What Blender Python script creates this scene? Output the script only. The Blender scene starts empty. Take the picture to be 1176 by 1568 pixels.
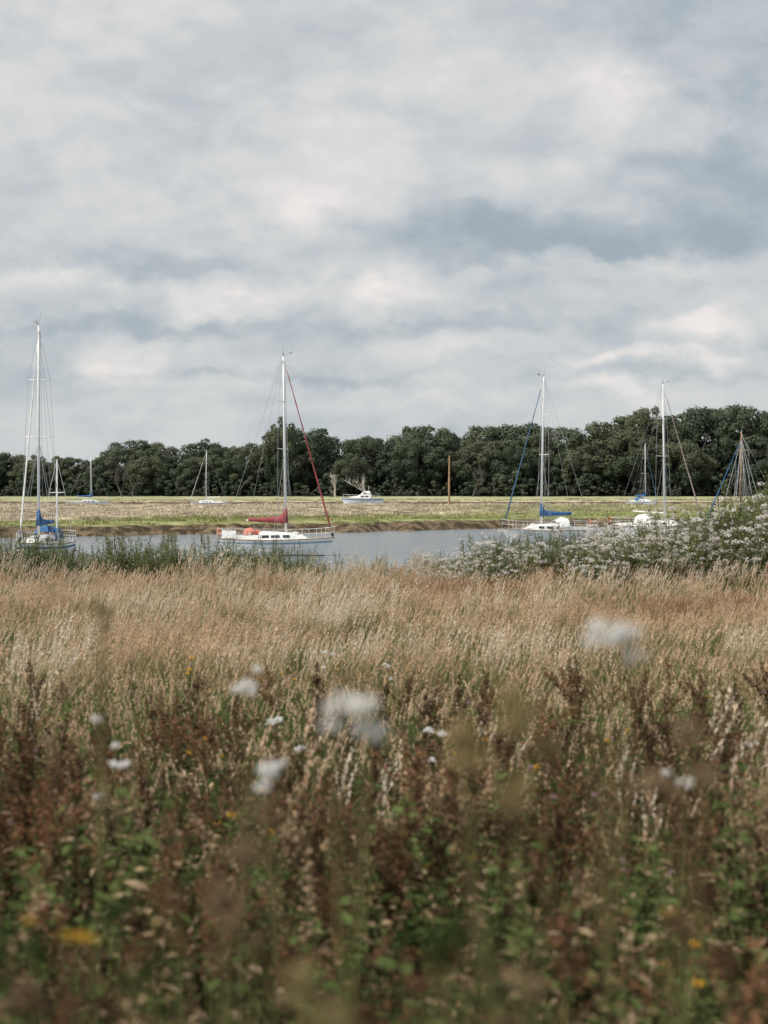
import bpy, math, random
import numpy as np
from mathutils import Vector, Matrix, noise as mn

random.seed(7)
R = random.random
def U(a,b): return a+(b-a)*random.random()
scene = bpy.context.scene
scene.view_settings.view_transform='Standard'
scene.view_settings.look='None'
scene.view_settings.exposure=0
scene.view_settings.gamma=1

# ------------------------------------------------------------ mesh builder
class MB:
    def __init__(s): s.v=[]; s.f=[]; s.m=[]
    def add(s,vs,fs,mat=0):
        o=len(s.v); s.v.extend([tuple(p) for p in vs])
        for f in fs: s.f.append(tuple(i+o for i in f)); s.m.append(mat)
    def mesh(s,name,mats,smooth=False):
        me=bpy.data.meshes.new(name); me.from_pydata(s.v,[],s.f)
        for m in mats: me.materials.append(m)
        me.polygons.foreach_set('material_index',s.m)
        if smooth: me.polygons.foreach_set('use_smooth',[True]*len(s.f))
        z=np.array([p[2] for p in s.v]); z=z/max(z.max(),1e-6)
        a=me.attributes.new('h','FLOAT','POINT'); a.data.foreach_set('value',z.astype(np.float32))
        me.update(); return me
    def obj(s,name,mats,parent=None,smooth=False,link=True):
        ob=bpy.data.objects.new(name,s.mesh(name,mats,smooth))
        if link: scene.collection.objects.link(ob)
        if parent: ob.parent=parent
        return ob

def ring_frame(d):
    d=d.normalized(); a=Vector((0,0,1)) if abs(d.z)<.9 else Vector((1,0,0))
    u=d.cross(a).normalized(); return u,d.cross(u).normalized()
def tube(mb,pts,rad,n=6,mat=0,cap=True):
    pts=[Vector(p) for p in pts]
    if not hasattr(rad,'__len__'): rad=[rad]*len(pts)
    vs=[];fs=[]
    for i,p in enumerate(pts):
        d=(pts[min(i+1,len(pts)-1)]-pts[max(i-1,0)])
        u,w=ring_frame(d)
        for k in range(n):
            a=2*math.pi*k/n; vs.append(p+(u*math.cos(a)+w*math.sin(a))*rad[i])
    for i in range(len(pts)-1):
        for k in range(n):
            k2=(k+1)%n; fs.append((i*n+k,i*n+k2,(i+1)*n+k2,(i+1)*n+k))
    if cap:
        fs.append(tuple(range(n))[::-1]); fs.append(tuple((len(pts)-1)*n+k for k in range(n)))
    mb.add(vs,fs,mat)
def rvec():
    while True:
        v=Vector((U(-1,1),U(-1,1),U(-1,1)))
        if .05<v.length<1: return v.normalized()

# ------------------------------------------------------------ materials
def newmat(name):
    m=bpy.data.materials.new(name); m.use_nodes=True; nt=m.node_tree
    for n in list(nt.nodes): nt.nodes.remove(n)
    out=nt.nodes.new('ShaderNodeOutputMaterial'); return m,nt,out
def mixc(nt,fac,a,b):
    n=nt.nodes.new('ShaderNodeMix'); n.data_type='RGBA'
    for s,v in ((n.inputs[0],fac),(n.inputs[6],a),(n.inputs[7],b)):
        if isinstance(v,bpy.types.NodeSocket): nt.links.new(v,s)
        elif isinstance(v,tuple): s.default_value=(*v,1)
        else: s.default_value=v
    return n.outputs[2]
def math_(nt,op,a,b=None,c=None,clamp=False):
    n=nt.nodes.new('ShaderNodeMath'); n.operation=op; n.use_clamp=clamp
    for s,v in zip(n.inputs,(a,b,c)):
        if v is None: continue
        if isinstance(v,bpy.types.NodeSocket): nt.links.new(v,s)
        else: s.default_value=v
    return n.outputs[0]
def vmath(nt,op,a,b=None):
    n=nt.nodes.new('ShaderNodeVectorMath'); n.operation=op
    for s,v in zip(n.inputs,(a,b)):
        if v is None: continue
        if isinstance(v,bpy.types.NodeSocket): nt.links.new(v,s)
        else: s.default_value=v
    return n.outputs['Value'] if op in('LENGTH','DISTANCE','DOT_PRODUCT') else n.outputs[0]
def noise_(nt,vec,scale,detail=3,rough=.5,dist=0):
    n=nt.nodes.new('ShaderNodeTexNoise'); n.inputs['Scale'].default_value=scale
    n.inputs['Detail'].default_value=detail; n.inputs['Roughness'].default_value=rough; n.inputs['Distortion'].default_value=dist
    nt.links.new(vec,n.inputs['Vector']); return n
def smooth(nt,v,a,b):
    n=nt.nodes.new('ShaderNodeMapRange'); n.interpolation_type='SMOOTHSTEP'
    nt.links.new(v,n.inputs[0]); n.inputs[1].default_value=a; n.inputs[2].default_value=b
    return n.outputs[0]

def vegmat(name,base,tipa,tipb,transl=.3,nscale=.25,rnd=.6,hlo=.0,hhi=.6,vlo=.55,vamp=.9):
    m,nt,out=newmat(name)
    geo=nt.nodes.new('ShaderNodeNewGeometry'); oi=nt.nodes.new('ShaderNodeObjectInfo')
    ns=noise_(nt,geo.outputs['Position'],nscale,2).outputs[0]
    ns=smooth(nt,ns,.35,.65)
    f=math_(nt,'ADD',math_(nt,'MULTIPLY',ns,1-rnd),math_(nt,'MULTIPLY',oi.outputs['Random'],rnd))
    tip=mixc(nt,f,tipa,tipb)
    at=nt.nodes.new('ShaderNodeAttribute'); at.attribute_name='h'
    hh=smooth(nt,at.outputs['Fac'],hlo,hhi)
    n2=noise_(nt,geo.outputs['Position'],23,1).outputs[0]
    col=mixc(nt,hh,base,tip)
    v=math_(nt,'MULTIPLY_ADD',n2,vamp,vlo)
    hs=nt.nodes.new('ShaderNodeHueSaturation'); nt.links.new(col,hs.inputs['Color']); nt.links.new(v,hs.inputs['Value'])
    d=nt.nodes.new('ShaderNodeBsdfDiffuse'); t=nt.nodes.new('ShaderNodeBsdfTranslucent')
    mx=nt.nodes.new('ShaderNodeMixShader'); mx.inputs[0].default_value=transl
    for s in (d,t): nt.links.new(hs.outputs[0],s.inputs[0])
    nt.links.new(d.outputs[0],mx.inputs[1]); nt.links.new(t.outputs[0],mx.inputs[2])
    nt.links.new(mx.outputs[0],out.inputs[0]); return m
def solid(name,c,rough=.5,metal=0,var=.12,scale=3):
    m,nt,out=newmat(name)
    p=nt.nodes.new('ShaderNodeBsdfPrincipled'); tc=nt.nodes.new('ShaderNodeTexCoord')
    n=noise_(nt,tc.outputs['Object'],scale,4).outputs[0]
    c2=tuple(x*(1-var*2) for x in c)
    nt.links.new(mixc(nt,smooth(nt,n,.4,.75),c,c2),p.inputs['Base Color'])
    p.inputs['Roughness'].default_value=rough; p.inputs['Metallic'].default_value=metal
    nt.links.new(p.outputs[0],out.inputs[0]); return m

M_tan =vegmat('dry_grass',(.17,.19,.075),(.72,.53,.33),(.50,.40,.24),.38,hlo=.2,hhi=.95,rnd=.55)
M_seed=vegmat('dry_seed',(.5,.4,.3),(.76,.58,.41),(.54,.38,.25),.38,rnd=.55)
M_pale=vegmat('pale_seed',(.5,.45,.35),(.80,.71,.58),(.72,.59,.44),.38,rnd=.5)
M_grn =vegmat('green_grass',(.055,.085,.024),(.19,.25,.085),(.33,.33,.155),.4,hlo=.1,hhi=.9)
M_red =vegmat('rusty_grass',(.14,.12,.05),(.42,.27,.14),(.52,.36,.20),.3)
M_redseed=vegmat('rusty_seed',(.2,.1,.05),(.32,.18,.11),(.44,.28,.18),.2)
M_dock=vegmat('dock_seed',(.07,.035,.02),(.036,.020,.014),(.14,.078,.048),.12,rnd=.8,nscale=1.2)
M_dockr=vegmat('dock_seed_rust',(.10,.05,.03),(.11,.054,.032),(.27,.145,.08),.2,rnd=.8,nscale=1.2)
M_dockt=vegmat('dock_seed_tan',(.16,.10,.05),(.22,.15,.085),(.48,.34,.22),.25,rnd=.85,nscale=1.2)
M_stem=vegmat('plant_stem',(.08,.07,.03),(.16,.12,.06),(.13,.15,.055),.1)
M_leaf=vegmat('weed_leaf',(.016,.028,.009),(.038,.062,.019),(.135,.175,.062),.35,rnd=.85)
M_dry =vegmat('dried_leaf',(.09,.06,.035),(.20,.135,.08),(.44,.33,.21),.3,rnd=.8)
M_bush=vegmat('bank_leaf',(.04,.06,.025),(.095,.13,.05),(.23,.25,.12),.35,rnd=.8)
M_fluff=vegmat('seed_fluff',(.7,.68,.64),(.84,.80,.78),(.72,.65,.61),.35,rnd=.9,vlo=.7,vamp=.6)
M_white=vegmat('white_petal',(.80,.79,.77),(.84,.83,.81),(.79,.77,.75),.35,vlo=.85,vamp=.35)
M_olive=vegmat('olive_floret',(.22,.2,.08),(.40,.33,.17),(.33,.25,.12),.3)
M_yel =vegmat('yellow_petal',(.6,.38,.05),(.80,.52,.07),(.75,.45,.05),.2,vlo=.8,vamp=.4)
M_pink=vegmat('pink_petal',(.4,.25,.3),(.5,.32,.38),(.45,.3,.32),.2)
M_oak =vegmat('oak_leaf',(.055,.075,.052),(.072,.100,.066),(.150,.158,.100),.28,nscale=.06,rnd=.8,hlo=.05,hhi=.9,vlo=.75,vamp=.5)  # leaf green paled and blued; distance haze is put into the colour
M_bark=solid('bark',(.12,.105,.09),.9,var=.3,scale=2)
M_deadwood=solid('dead_wood',(.50,.46,.43),.8,var=.2,scale=3)

# ------------------------------------------------------------ terrain
def interp(x,xs,ys): return float(np.interp(x,xs,ys))
NY=[-3000,-60,0,5,10,20,30,45,49,52,55,60]; NZ=[2.6,2.5,2.2,1.98,1.72,1.34,1.15,1.04,.88,.1,-.6,-1.2]
def far_edge(x):
    xc=max(-75,min(55,x))
    return 145+.70*xc+5*mn.noise((x*.05,3.3,0))+4*mn.noise((x*.2,9.1,0))+3*mn.noise((x*.6,1.1,0))
def gz(x,y):
    if y<78:
        s=1.3*mn.noise((x*.12,.5,0))+.5*mn.noise((x*.5,2.5,0))
        z=interp(y+s*max(0,min(1,(y-30)/15)),NY,NZ)
        if y>0: z+=.10*mn.noise((x*.35,y*.35,0))
        z+=.85*math.exp(-((x-12)/4.5)**2-((y-46.5)/4)**2)
        return z
    e=far_edge(x); t=y-e
    if t<-8: return -1.2
    z=interp(t,[-8,-2,-.6,.5,2.2,7,40],[-1.2,-.5,-.08,.38,.86,.90,.76])
    z+=.07*mn.noise((x*.3,y*.3,7)) if t>0 else .05*mn.noise((x*1.3,y*1.3,7))
    if y>250:
        z+=interp(y,[250,280,286,292,312,318,330,375,600,2000,5000],[0,0,-.1,-1.3,-1.3,0,.15,.9,1.8,3,3])
    return z
ys=[-300,-60]+list(np.arange(-20,62,1.0))+list(np.arange(62,92,6.))+list(np.arange(92,206,.8))+list(np.arange(206,282,5))+list(np.arange(282,322,2.))+list(np.arange(322,400,7))+[420,460,520,600,800,1200,2000,3500,6000]
xs=[-4000,-2000,-1000,-500,-300,-200,-150,-120,-100]+list(np.arange(-90,90.1,.9))+[100,120,150,200,300,500,1000,2000,4000]
vs=[(x,y,gz(x,y)) for y in ys for x in xs]
nx=len(xs); fs=[(j*nx+i,j*nx+i+1,(j+1)*nx+i+1,(j+1)*nx+i) for j in range(len(ys)-1) for i in range(nx-1)]

def marsh_color(nt):
    geo=nt.nodes.new('ShaderNodeNewGeometry'); pos=geo.outputs['Position']
    sp=nt.nodes.new('ShaderNodeSeparateXYZ'); nt.links.new(pos,sp.inputs[0])
    x,y,z=sp.outputs
    n1=noise_(nt,vmath(nt,'MULTIPLY',pos,(.035,.07,.1)),1.0,4,.6).outputs[0]
    n2=noise_(nt,vmath(nt,'MULTIPLY',pos,(.12,.45,.5)),1.0,5,.7).outputs[0]
    e=math_(nt,'MULTIPLY_ADD',x,.70,145)
    t=math_(nt,'SUBTRACT',y,e)
    t=math_(nt,'ADD',t,math_(nt,'MULTIPLY',math_(nt,'SUBTRACT',n1,.5),50))
    green=mixc(nt,smooth(nt,n2,.36,.64),(.16,.19,.065),(.36,.35,.17))
    beige=mixc(nt,smooth(nt,n2,.35,.7),(.62,.53,.41),(.49,.42,.30))
    c=mixc(nt,smooth(nt,t,26,42),green,beige)
    rt=math_(nt,'MULTIPLY',smooth(nt,x,-6,26),math_(nt,'SUBTRACT',1.0,smooth(nt,t,80,125)))
    c=mixc(nt,math_(nt,'MULTIPLY',rt,.75),c,(.31,.33,.15))
    n4=noise_(nt,vmath(nt,'MULTIPLY',pos,(.03,.16,.3)),1.0,4,.6).outputs[0]
    c=mixc(nt,math_(nt,'MULTIPLY',smooth(nt,n4,.55,.66),.45),c,(.26,.28,.14))
    far=mixc(nt,smooth(nt,n2,.4,.6),(.22,.25,.12),(.45,.42,.26))
    c=mixc(nt,smooth(nt,y,318,330),c,far)
    return c,x,y,z,pos,n2
def ground_mat():
    m,nt,out=newmat('ground_cover')
    c,x,y,z,pos,n2=marsh_color(nt)
    n3=noise_(nt,pos,1.1,5,.65).outputs[0]
    n6=noise_(nt,pos,.45,4,.6).outputs[0]
    mud=mixc(nt,smooth(nt,n3,.40,.62),(.050,.037,.022),(.18,.135,.085))
    zz=math_(nt,'ADD',z,math_(nt,'MULTIPLY',n6,.5))
    c=mixc(nt,smooth(nt,zz,.98,1.10),mud,c)
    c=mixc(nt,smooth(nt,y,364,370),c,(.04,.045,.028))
    soil=mixc(nt,smooth(nt,n3,.4,.6),(.025,.025,.012),(.07,.058,.03))
    c=mixc(nt,smooth(nt,y,60,90),soil,c)
    p=nt.nodes.new('ShaderNodeBsdfPrincipled'); p.inputs['Roughness'].default_value=1; p.inputs['Specular IOR Level'].default_value=.1
    nt.links.new(c,p.inputs['Base Color'])
    b=nt.nodes.new('ShaderNodeBump'); b.inputs['Strength'].default_value=.6; b.inputs['Distance'].default_value=.15
    nt.links.new(n3,b.inputs['Height']); nt.links.new(b.outputs[0],p.inputs['Normal'])
    nt.links.new(p.outputs[0],out.inputs[0]); return m
mb=MB(); mb.add(vs,fs); g=mb.obj('ground',[ground_mat()],smooth=True)

def water_mat():
    m,nt,out=newmat('river_water')
    p=nt.nodes.new('ShaderNodeBsdfPrincipled'); p.inputs['Base Color'].default_value=(.22,.26,.30,1)
    p.inputs['Roughness'].default_value=.10; p.inputs['IOR'].default_value=1.33
    geo=nt.nodes.new('ShaderNodeNewGeometry')
    n=noise_(nt,vmath(nt,'MULTIPLY',geo.outputs['Position'],(.35,1.2,1)),1.2,4,.62).outputs[0]
    b=nt.nodes.new('ShaderNodeBump'); b.inputs['Strength'].default_value=1; b.inputs['Distance'].default_value=.13
    nt.links.new(n,b.inputs['Height']); nt.links.new(b.outputs[0],p.inputs['Normal'])
    nt.links.new(p.outputs[0],out.inputs[0]); return m
mb=MB(); mb.add([(-4000,40,0),(4000,40,0),(4000,335,0),(-4000,335,0)],[(0,1,2,3)]); mb.obj('river_water',[water_mat()])

# ------------------------------------------------------------ scatter
def scatter(name,protos,pts):
    coll=bpy.data.collections.new(name+'_parts')
    for o in protos: coll.objects.link(o)
    names=sorted(o.name for o in protos); order=[names.index(o.name) for o in protos]
    me=bpy.data.meshes.new(name); P=np.array(pts,dtype=np.float32); n=len(P)
    me.vertices.add(n); me.vertices.foreach_set('co',P[:,0:3].ravel())
    a=me.attributes.new('rot','FLOAT_VECTOR','POINT'); a.data.foreach_set('vector',P[:,3:6].ravel())
    a=me.attributes.new('scl','FLOAT_VECTOR','POINT'); a.data.foreach_set('vector',P[:,[6,6,7]].ravel())
    a=me.attributes.new('idx','INT','POINT'); a.data.foreach_set('value',np.array([order[int(i)] for i in P[:,8]],dtype=np.int32))
    ob=bpy.data.objects.new(name,me); scene.collection.objects.link(ob)
    ng=bpy.data.node_groups.new(name+'_scatter','GeometryNodeTree')
    ng.interface.new_socket('Geometry',in_out='INPUT',socket_type='NodeSocketGeometry')
    ng.interface.new_socket('Geometry',in_out='OUTPUT',socket_type='NodeSocketGeometry')
    N=ng.nodes; gi=N.new('NodeGroupInput'); go=N.new('NodeGroupOutput')
    ci=N.new('GeometryNodeCollectionInfo'); ci.inputs['Collection'].default_value=coll
    ci.inputs['Separate Children'].default_value=True; ci.inputs['Reset Children'].default_value=True
    ip=N.new('GeometryNodeInstanceOnPoints'); ip.inputs['Pick Instance'].default_value=True
    def na(nm,t):
        q=N.new('GeometryNodeInputNamedAttribute'); q.data_type=t; q.inputs['Name'].default_value=nm
        return [o for o in q.outputs if o.enabled and o.name=='Attribute'][0]
    L=ng.links.new
    L(gi.outputs[0],ip.inputs['Points']); L(ci.outputs[0],ip.inputs['Instance'])
    L(na('idx','INT'),ip.inputs['Instance Index']); L(na('rot','FLOAT_VECTOR'),ip.inputs['Rotation']); L(na('scl','FLOAT_VECTOR'),ip.inputs['Scale'])
    L(ip.outputs[0],go.inputs[0])
    md=ob.modifiers.new('scatter','NODES'); md.node_group=ng
    return ob

# ------------------------------------------------------------ plant parts
def blade(mb,base,az,h,lean,w,mat=0,segs=3,wind=0.0):
    d=Vector((math.cos(az),math.sin(az),0))*lean+Vector((wind,0,0))
    a2=U(0,math.pi); sd=Vector((math.cos(a2),math.sin(a2),0))
    vs=[];fs=[]
    for i in range(segs+1):
        t=i/segs; p=base+d*h*t*t+Vector((0,0,h*t*(1-.25*min(1,d.length)*t)))
        ww=w*(1-t)**.6*.5
        if i<segs: vs+= [p-sd*ww,p+sd*ww]
        else: vs.append(p)
    for i in range(segs-1): fs.append((2*i,2*i+1,2*i+3,2*i+2))
    fs.append((2*segs-2,2*segs-1,2*segs))
    mb.add(vs,fs,mat); return p,d
def flake(mb,c,dr,l,w,mat):
    dr=dr.normalized(); s=dr.cross(rvec()).normalized()
    mb.add([c,c+dr*l*.5+s*w*.5,c+dr*l,c+dr*l*.5-s*w*.5],[(0,1,2,3)],mat)
def seedhead(mb,base,az,h,lean,wind,mat,hl=.16,n=18,sp=.034,fw=.011):
    d=Vector((math.cos(az),math.sin(az),0))*lean+Vector((wind,0,0))
    def P(t): return base+d*h*t*t+Vector((0,0,h*t*(1-.25*min(1,d.length)*t)))
    t0=1-hl/h
    for i in range(n):
        f=R(); p=P(t0+(1-t0)*f); tang=(P(1)-P(t0)).normalized()
        dr=tang+rvec()*.45
        flake(mb,p,dr,sp*(1-.4*f)*U(.7,1.3),fw,mat)
def grass_proto(name,seed,nb,ns,h,rad,mats,wb=.008,wind=.17,hl=(.12,.2)):
    random.seed(seed); mb=MB()
    for i in range(nb):
        r=rad*math.sqrt(R()); a=U(0,6.28); b=Vector((r*math.cos(a),r*math.sin(a),-.05))
        blade(mb,b,U(0,6.28),h*U(.45,.95),U(.1,.6),wb*U(.7,1.3),0,3,wind*.6)
    for i in range(ns):
        r=rad*math.sqrt(R()); a=U(0,6.28); b=Vector((r*math.cos(a),r*math.sin(a),-.05))
        az=U(0,6.28); hh=h*U(.8,1.15); le=U(.02,.2)
        blade(mb,b,az,hh,le,.005,0,3,wind)
        seedhead(mb,b,az,hh,le,wind,1,U(*hl))
    return mb.obj(name,mats,link=False)
def leaf(mb,c,dr,l,w,mat):
    dr=dr.normalized(); up=Vector((0,0,1)); s=dr.cross(up)
    if s.length<.1: s=Vector((1,0,0))
    s=(s.normalized()+rvec()*.5).normalized(); n=s.cross(dr).normalized()
    p1=c+dr*l*.35; p2=c+dr*l*.7-n*l*.04; p3=c+dr*l-n*l*.14
    mb.add([c,p1+s*w*.5+n*w*.15,p2+s*w*.4+n*w*.1,p3,p2-s*w*.4+n*w*.1,p1-s*w*.5+n*w*.15,p1,p2],
           [(0,1,6),(1,2,7,6),(2,3,7),(3,4,7),(4,5,6,7),(5,0,6)],mat)
def dock_proto(name,seed,h=1.0,seedm=None):
    random.seed(seed); mb=MB()
    wind=U(-.12,.2); top=Vector((wind*h,U(-.1,.1),h))
    def whorls(p0,p1,sp,r):
        L=(p1-p0).length; n=max(3,int(L/sp))
        for i in range(n):
            t=i/n; c=p0.lerp(p1,t)
            if R()<.2: continue
            rr=r*(1-.5*t)*U(.6,1.4)
            for k in range(12):
                q=c+rvec()*rr; flake(mb,q,rvec(),U(.011,.022),U(.009,.017),1)
    tube(mb,[(0,0,-.05),top*.5+Vector((.01,0,0)),top],[.007,.005,.002],5,0)
    whorls(top*U(.5,.7),top,.024,.027)
    for b in range(random.randint(3,8)):
        t=U(.42,.85); p=top*t; a=U(0,6.28); L=U(.10,.34)*(1.1-t)*2; sp=U(.3,.9)
        e=p+Vector((math.cos(a)*L*sp,math.sin(a)*L*sp,L*U(.7,1)))
        tube(mb,[p,p.lerp(e,.5)+Vector((math.cos(a),math.sin(a),0))*L*.08,e],[.003,.0025,.0015],4,0)
        whorls(p.lerp(e,.15),e,.024,.022)
    for b in range(14):
        t=U(.1,.65); a=U(0,6.28); leaf(mb,top*t,Vector((math.cos(a),math.sin(a),U(-.3,.6))),U(.07,.18),U(.02,.05),2 if R()<.7 else 3)
    return mb.obj(name,[M_stem,seedm or M_dock,M_leaf,M_dry],link=False)
def weed_proto(name,seed,h=.7,top=None,ll=(.04,.09),lw=(.014,.03),mats=None):
    random.seed(seed); mb=MB()
    for s in range(random.randint(4,6)):
        a=U(0,6.28); le=U(.05,.35); hh=h*U(.5,1.1)
        b=Vector((U(-.1,.1),U(-.1,.1),-.05)); e=b+Vector((math.cos(a)*le*hh,math.sin(a)*le*hh,hh))
        mid=b.lerp(e,.5)+Vector((0,0,.05))
        tube(mb,[b,mid,e],[.005,.004,.002],4,0)
        n=int(hh/.034)
        for i in range(n):
            t=.1+.9*i/n; c=b.lerp(mid,t*2) if t<.5 else mid.lerp(e,t*2-1)
            az=i*2.4+U(-.4,.4)
            leaf(mb,c,Vector((math.cos(az),math.sin(az),U(-.1,.9))),U(*ll)*(1.15-.6*t),U(*lw),1 if R()<.8 else 2)
        if top and R()<top[1]:
            head(mb,e,top[0],top[2])
    return mb.obj(name,mats or [M_stem,M_leaf,M_dry,M_yel],link=False)
def head(mb,c,r,mi,n=90):
    for i in range(n):
        d=rvec(); d.z=abs(d.z)*.9; flake(mb,c+d*r*U(.2,.9),d+rvec()*.8,r*.45,r*.3,mi)
def fluff(mb,c,r,mi,n=90):
    for i in range(n):
        d=rvec(); flake(mb,c+d*r*U(0,.5),d,r*U(.5,.9),r*.14,mi)

def bank_proto(name,seed,h=1.3,flower=False,rad=.45,nst=12,tall=0):
    random.seed(seed); mb=MB()
    for s in range(nst):
        a=U(0,6.28); r=rad*math.sqrt(R()); le=U(0,.3); hh=h*(U(.6,1.05) if s>tall else U(1.1,1.35))
        b=Vector((math.cos(a)*r,math.sin(a)*r,-.1)); e=b+Vector((math.cos(a)*le*hh,math.sin(a)*le*hh,hh))
        tube(mb,[b,b.lerp(e,.5)+Vector((0,0,.06)),e],[.008,.006,.004],4,0)
        n=int(hh/.04)
        for i in range(n):
            t=.12+.86*i/n; c=b.lerp(e,t)
            for q in range(2):
                az=U(0,6.28); l=U(.07,.15)*(1.15-.5*t)
                leaf(mb,c+Vector((math.cos(az),math.sin(az),0))*U(0,.10),Vector((math.cos(az),math.sin(az),U(-.3,.8))),l,l*U(.35,.5),1)
        if flower and R()<.68:
            for k in range(random.randint(1,4)):
                c=e+Vector((U(-.16,.16),U(-.16,.16),U(-.18,.10)))
                tube(mb,[b.lerp(e,.85),c],[.003,.002],3,0)
                rr=U(.035,.09)
                for q in range(36):
                    d=rvec(); flake(mb,c+Vector((d.x*rr,d.y*rr,d.z*rr*.5)),rvec(),U(.020,.040),U(.016,.030),2)
        else:
            for k in range(3):
                c=e+Vector((U(-.08,.08),U(-.08,.08),U(-.05,.12))); tube(mb,[b.lerp(e,.85),c],[.003,.0015],3,0)
                for q in range(8): leaf(mb,b.lerp(e,.85).lerp(c,R()),rvec()+Vector((0,0,.6)),.04,.016,1)
    return mb.obj(name,[M_stem,M_bush,M_fluff],link=False)

tan=[grass_proto('dry_grass_tuft_%d'%i,10+i,38,9,U(.72,.9),.2,[M_tan,M_seed]) for i in range(5)]
tan+=[grass_proto('dry_grass_tuft_%d'%(5+i),25+i,28,11,.95,.2,[M_tan,M_pale],hl=(.16,.26)) for i in range(2)]
grn=[grass_proto('green_grass_tuft_%d'%i,30+i,52,4,.70,.2,[M_grn,M_seed]) for i in range(4)]
red=[grass_proto('rusty_grass_tuft_%d'%i,50+i,28,12,.85,.2,[M_red,M_redseed]) for i in range(3)]
DM_=[M_dock,M_dockr,M_dockt,M_dock,M_dock,M_dockt,M_dock,M_dockr]
dock=[dock_proto('dock_plant_%d'%i,70+i,U(.8,1.1),DM_[i]) for i in range(8)]
weed=[weed_proto('leafy_weed_%d'%i,90+i,.78,ll=(.05,.12),lw=(.018,.04)) for i in range(5)]
flw=[weed_proto('flowering_weed_0',101,.8,(.022,.5,3)),
     weed_proto('flowering_weed_1',102,.9,(.030,.6,3),mats=[M_stem,M_leaf,M_dry,M_white]),
     weed_proto('flowering_weed_2',103,.8,(.016,.5,3),mats=[M_stem,M_leaf,M_dry,M_pink]),
     weed_proto('flowering_weed_3',104,.85,(.020,.8,3),mats=[M_stem,M_dry,M_dry,M_olive])]
bank=[bank_proto('bank_bush_%d'%i,120+i,1.2,tall=1) for i in range(4)]
agr=[bank_proto('agrimony_%d'%i,130+i,1.4,True,.4,11,tall=1) for i in range(4)]

random.seed(99)
def half(y): return .235*y+2.0+y*.03
pts=[];gpts=[];rpts=[]
def gn(x,y,s,o=0): return mn.noise((x*s,y*s,o))
def emit(lst,x,y,k,s,sz,rz=.7,sink=0): lst.append((x,y,gz(x,y)-sink,U(-.08,.08),U(-.08,.12),U(-rz,rz),s,sz,k))
def sample(y0,y1,dens):
    area=(half(y0)+half(y1))*(y1-y0)
    for _ in range(int(area*dens)):
        yy=y0+(y1-y0)*R()
        if R()>half(yy)/half(y1): continue
        yield U(-half(yy),half(yy)),yy
for (a,b,dn) in ((6.5,12,11),(12,22,14),(22,36,11),(36,50.5,9)):
    for x,y in sample(a,b,dn):
        if y<11.5 and R()>(y-5.5)/7: continue
        gp=math.exp(-((x+1.6)/2.2)**2-((y-15.5)/3.5)**2)+.55*math.exp(-((x-1.2)/1.2)**2-((y-16)/2.)**2)
        g_=gn(x,y,.22)*1.0+gp+gn(x,y,.9,5)*.6+(.2 if y<12 else 0)+interp(y,[11,14,22,32,45],[.14,.22,.20,.04,.0])
        rp=math.exp(-((x-1.8)/2.3)**2-((y-38)/2.2)**2)+math.exp(-((x-7.5)/3.2)**2-((y-32.5)/1.6)**2)
        rp+=gn(x,y,.3,20)*.5
        if rp>.45 and R()<.75: emit(rpts,x,y,random.randrange(3),U(.9,1.2),U(.85,1.05))
        elif g_>.30: emit(gpts,x,y,random.randrange(4),U(.9,1.3),U(.8,1.15),3)
        else:
            s=U(.9,1.3); k=5+random.randrange(2) if gn(x,y,.35,31)>.06 and R()<.6 else random.randrange(5)
            emit(pts,x,y,k,s,s*U(.72,1.08)*(1+.4*gn(x,y,.5,9)))
scatter('meadow_dry_grass',tan,pts); scatter('meadow_green_grass',grn,gpts); scatter('meadow_rusty_grass',red,rpts)

dp=[];wp=[];fp=[]
for x,y in sample(1.6,16,20):
    dd=interp(y,[1.6,4,9,12,16],[.65,.88,.98,.42,.06])
    if y<2.6 and abs(x)<.9 and R()<.3: continue
    if R()<dd*.84*(.85+1.5*gn(x,y,.7,3)):
        s=U(.65,1.2); emit(dp,x,y,random.randrange(8),s*U(.9,1.2),s,3.1)
for x,y in sample(1.4,13,24):
    if R()<1-max(0,(y-5.0)/8): s=U(.8,1.25)*(1+.5*gn(x,y,.8,60)); emit(wp,x,y,random.randrange(5),s,s*.93,3.1)
for x,y in sample(2.2,20,1.5):
    k=random.choice((0,2,3,3,3,3)) if R()<.88 else 1
    s=U(.8,1.2); emit(fp,x,y,k,s,s,3.1)
scatter('dock_plants',dock,dp); scatter('leafy_weeds',weed,wp); scatter('wildflowers',flw,fp)

bp=[];ap=[]
for _ in range(390):
    x=U(-22,-2.6); y=U(45.5,50.5)
    if gn(x,y,.5,4)<-.22: continue
    s=U(.9,1.3)*(1 if x<-3.6 else .75)*(1+.35*gn(x,0,.5,44)); emit(bp,x,y,random.randrange(4),s,s,3.1)
for _ in range(60):
    x=U(-3,2.6); y=U(47.5,51); s=U(.5,.85); emit(bp,x,y,random.randrange(4),s,s,3.1)
for _ in range(350):
    x=U(1.2,19); y=U(45,51)
    s=U(.82,1.1)*interp(x,[1.2,3.0,6,8,10.5,12.5],[.6,.92,1.02,1.12,1.45,1.75])*(1+.45*gn(x,0,.7,40)); emit(bp,x,y,random.randrange(4),s,s,3.1)
for _ in range(430):
    x=U(.4,18); y=U(42.5,47.5)
    if gn(x,y,.6,8)<-.16: continue
    s=U(.72,1.14)*interp(x,[.4,3,6,9,12],[.5,.90,1.02,1.12,1.10])*(1+.45*gn(x,0,.8,41)); emit(ap,x,y,random.randrange(4),s,s,3.1)
for _ in range(34):
    x=U(-20,1); y=U(46,49.5); s=U(.5,.9)*(1 if x<-4 else .75); emit(ap,x,y,random.randrange(4),s,s,3.1)
scatter('bank_bushes',bank,bp); scatter('white_flowering_agrimony',agr,ap)

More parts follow.
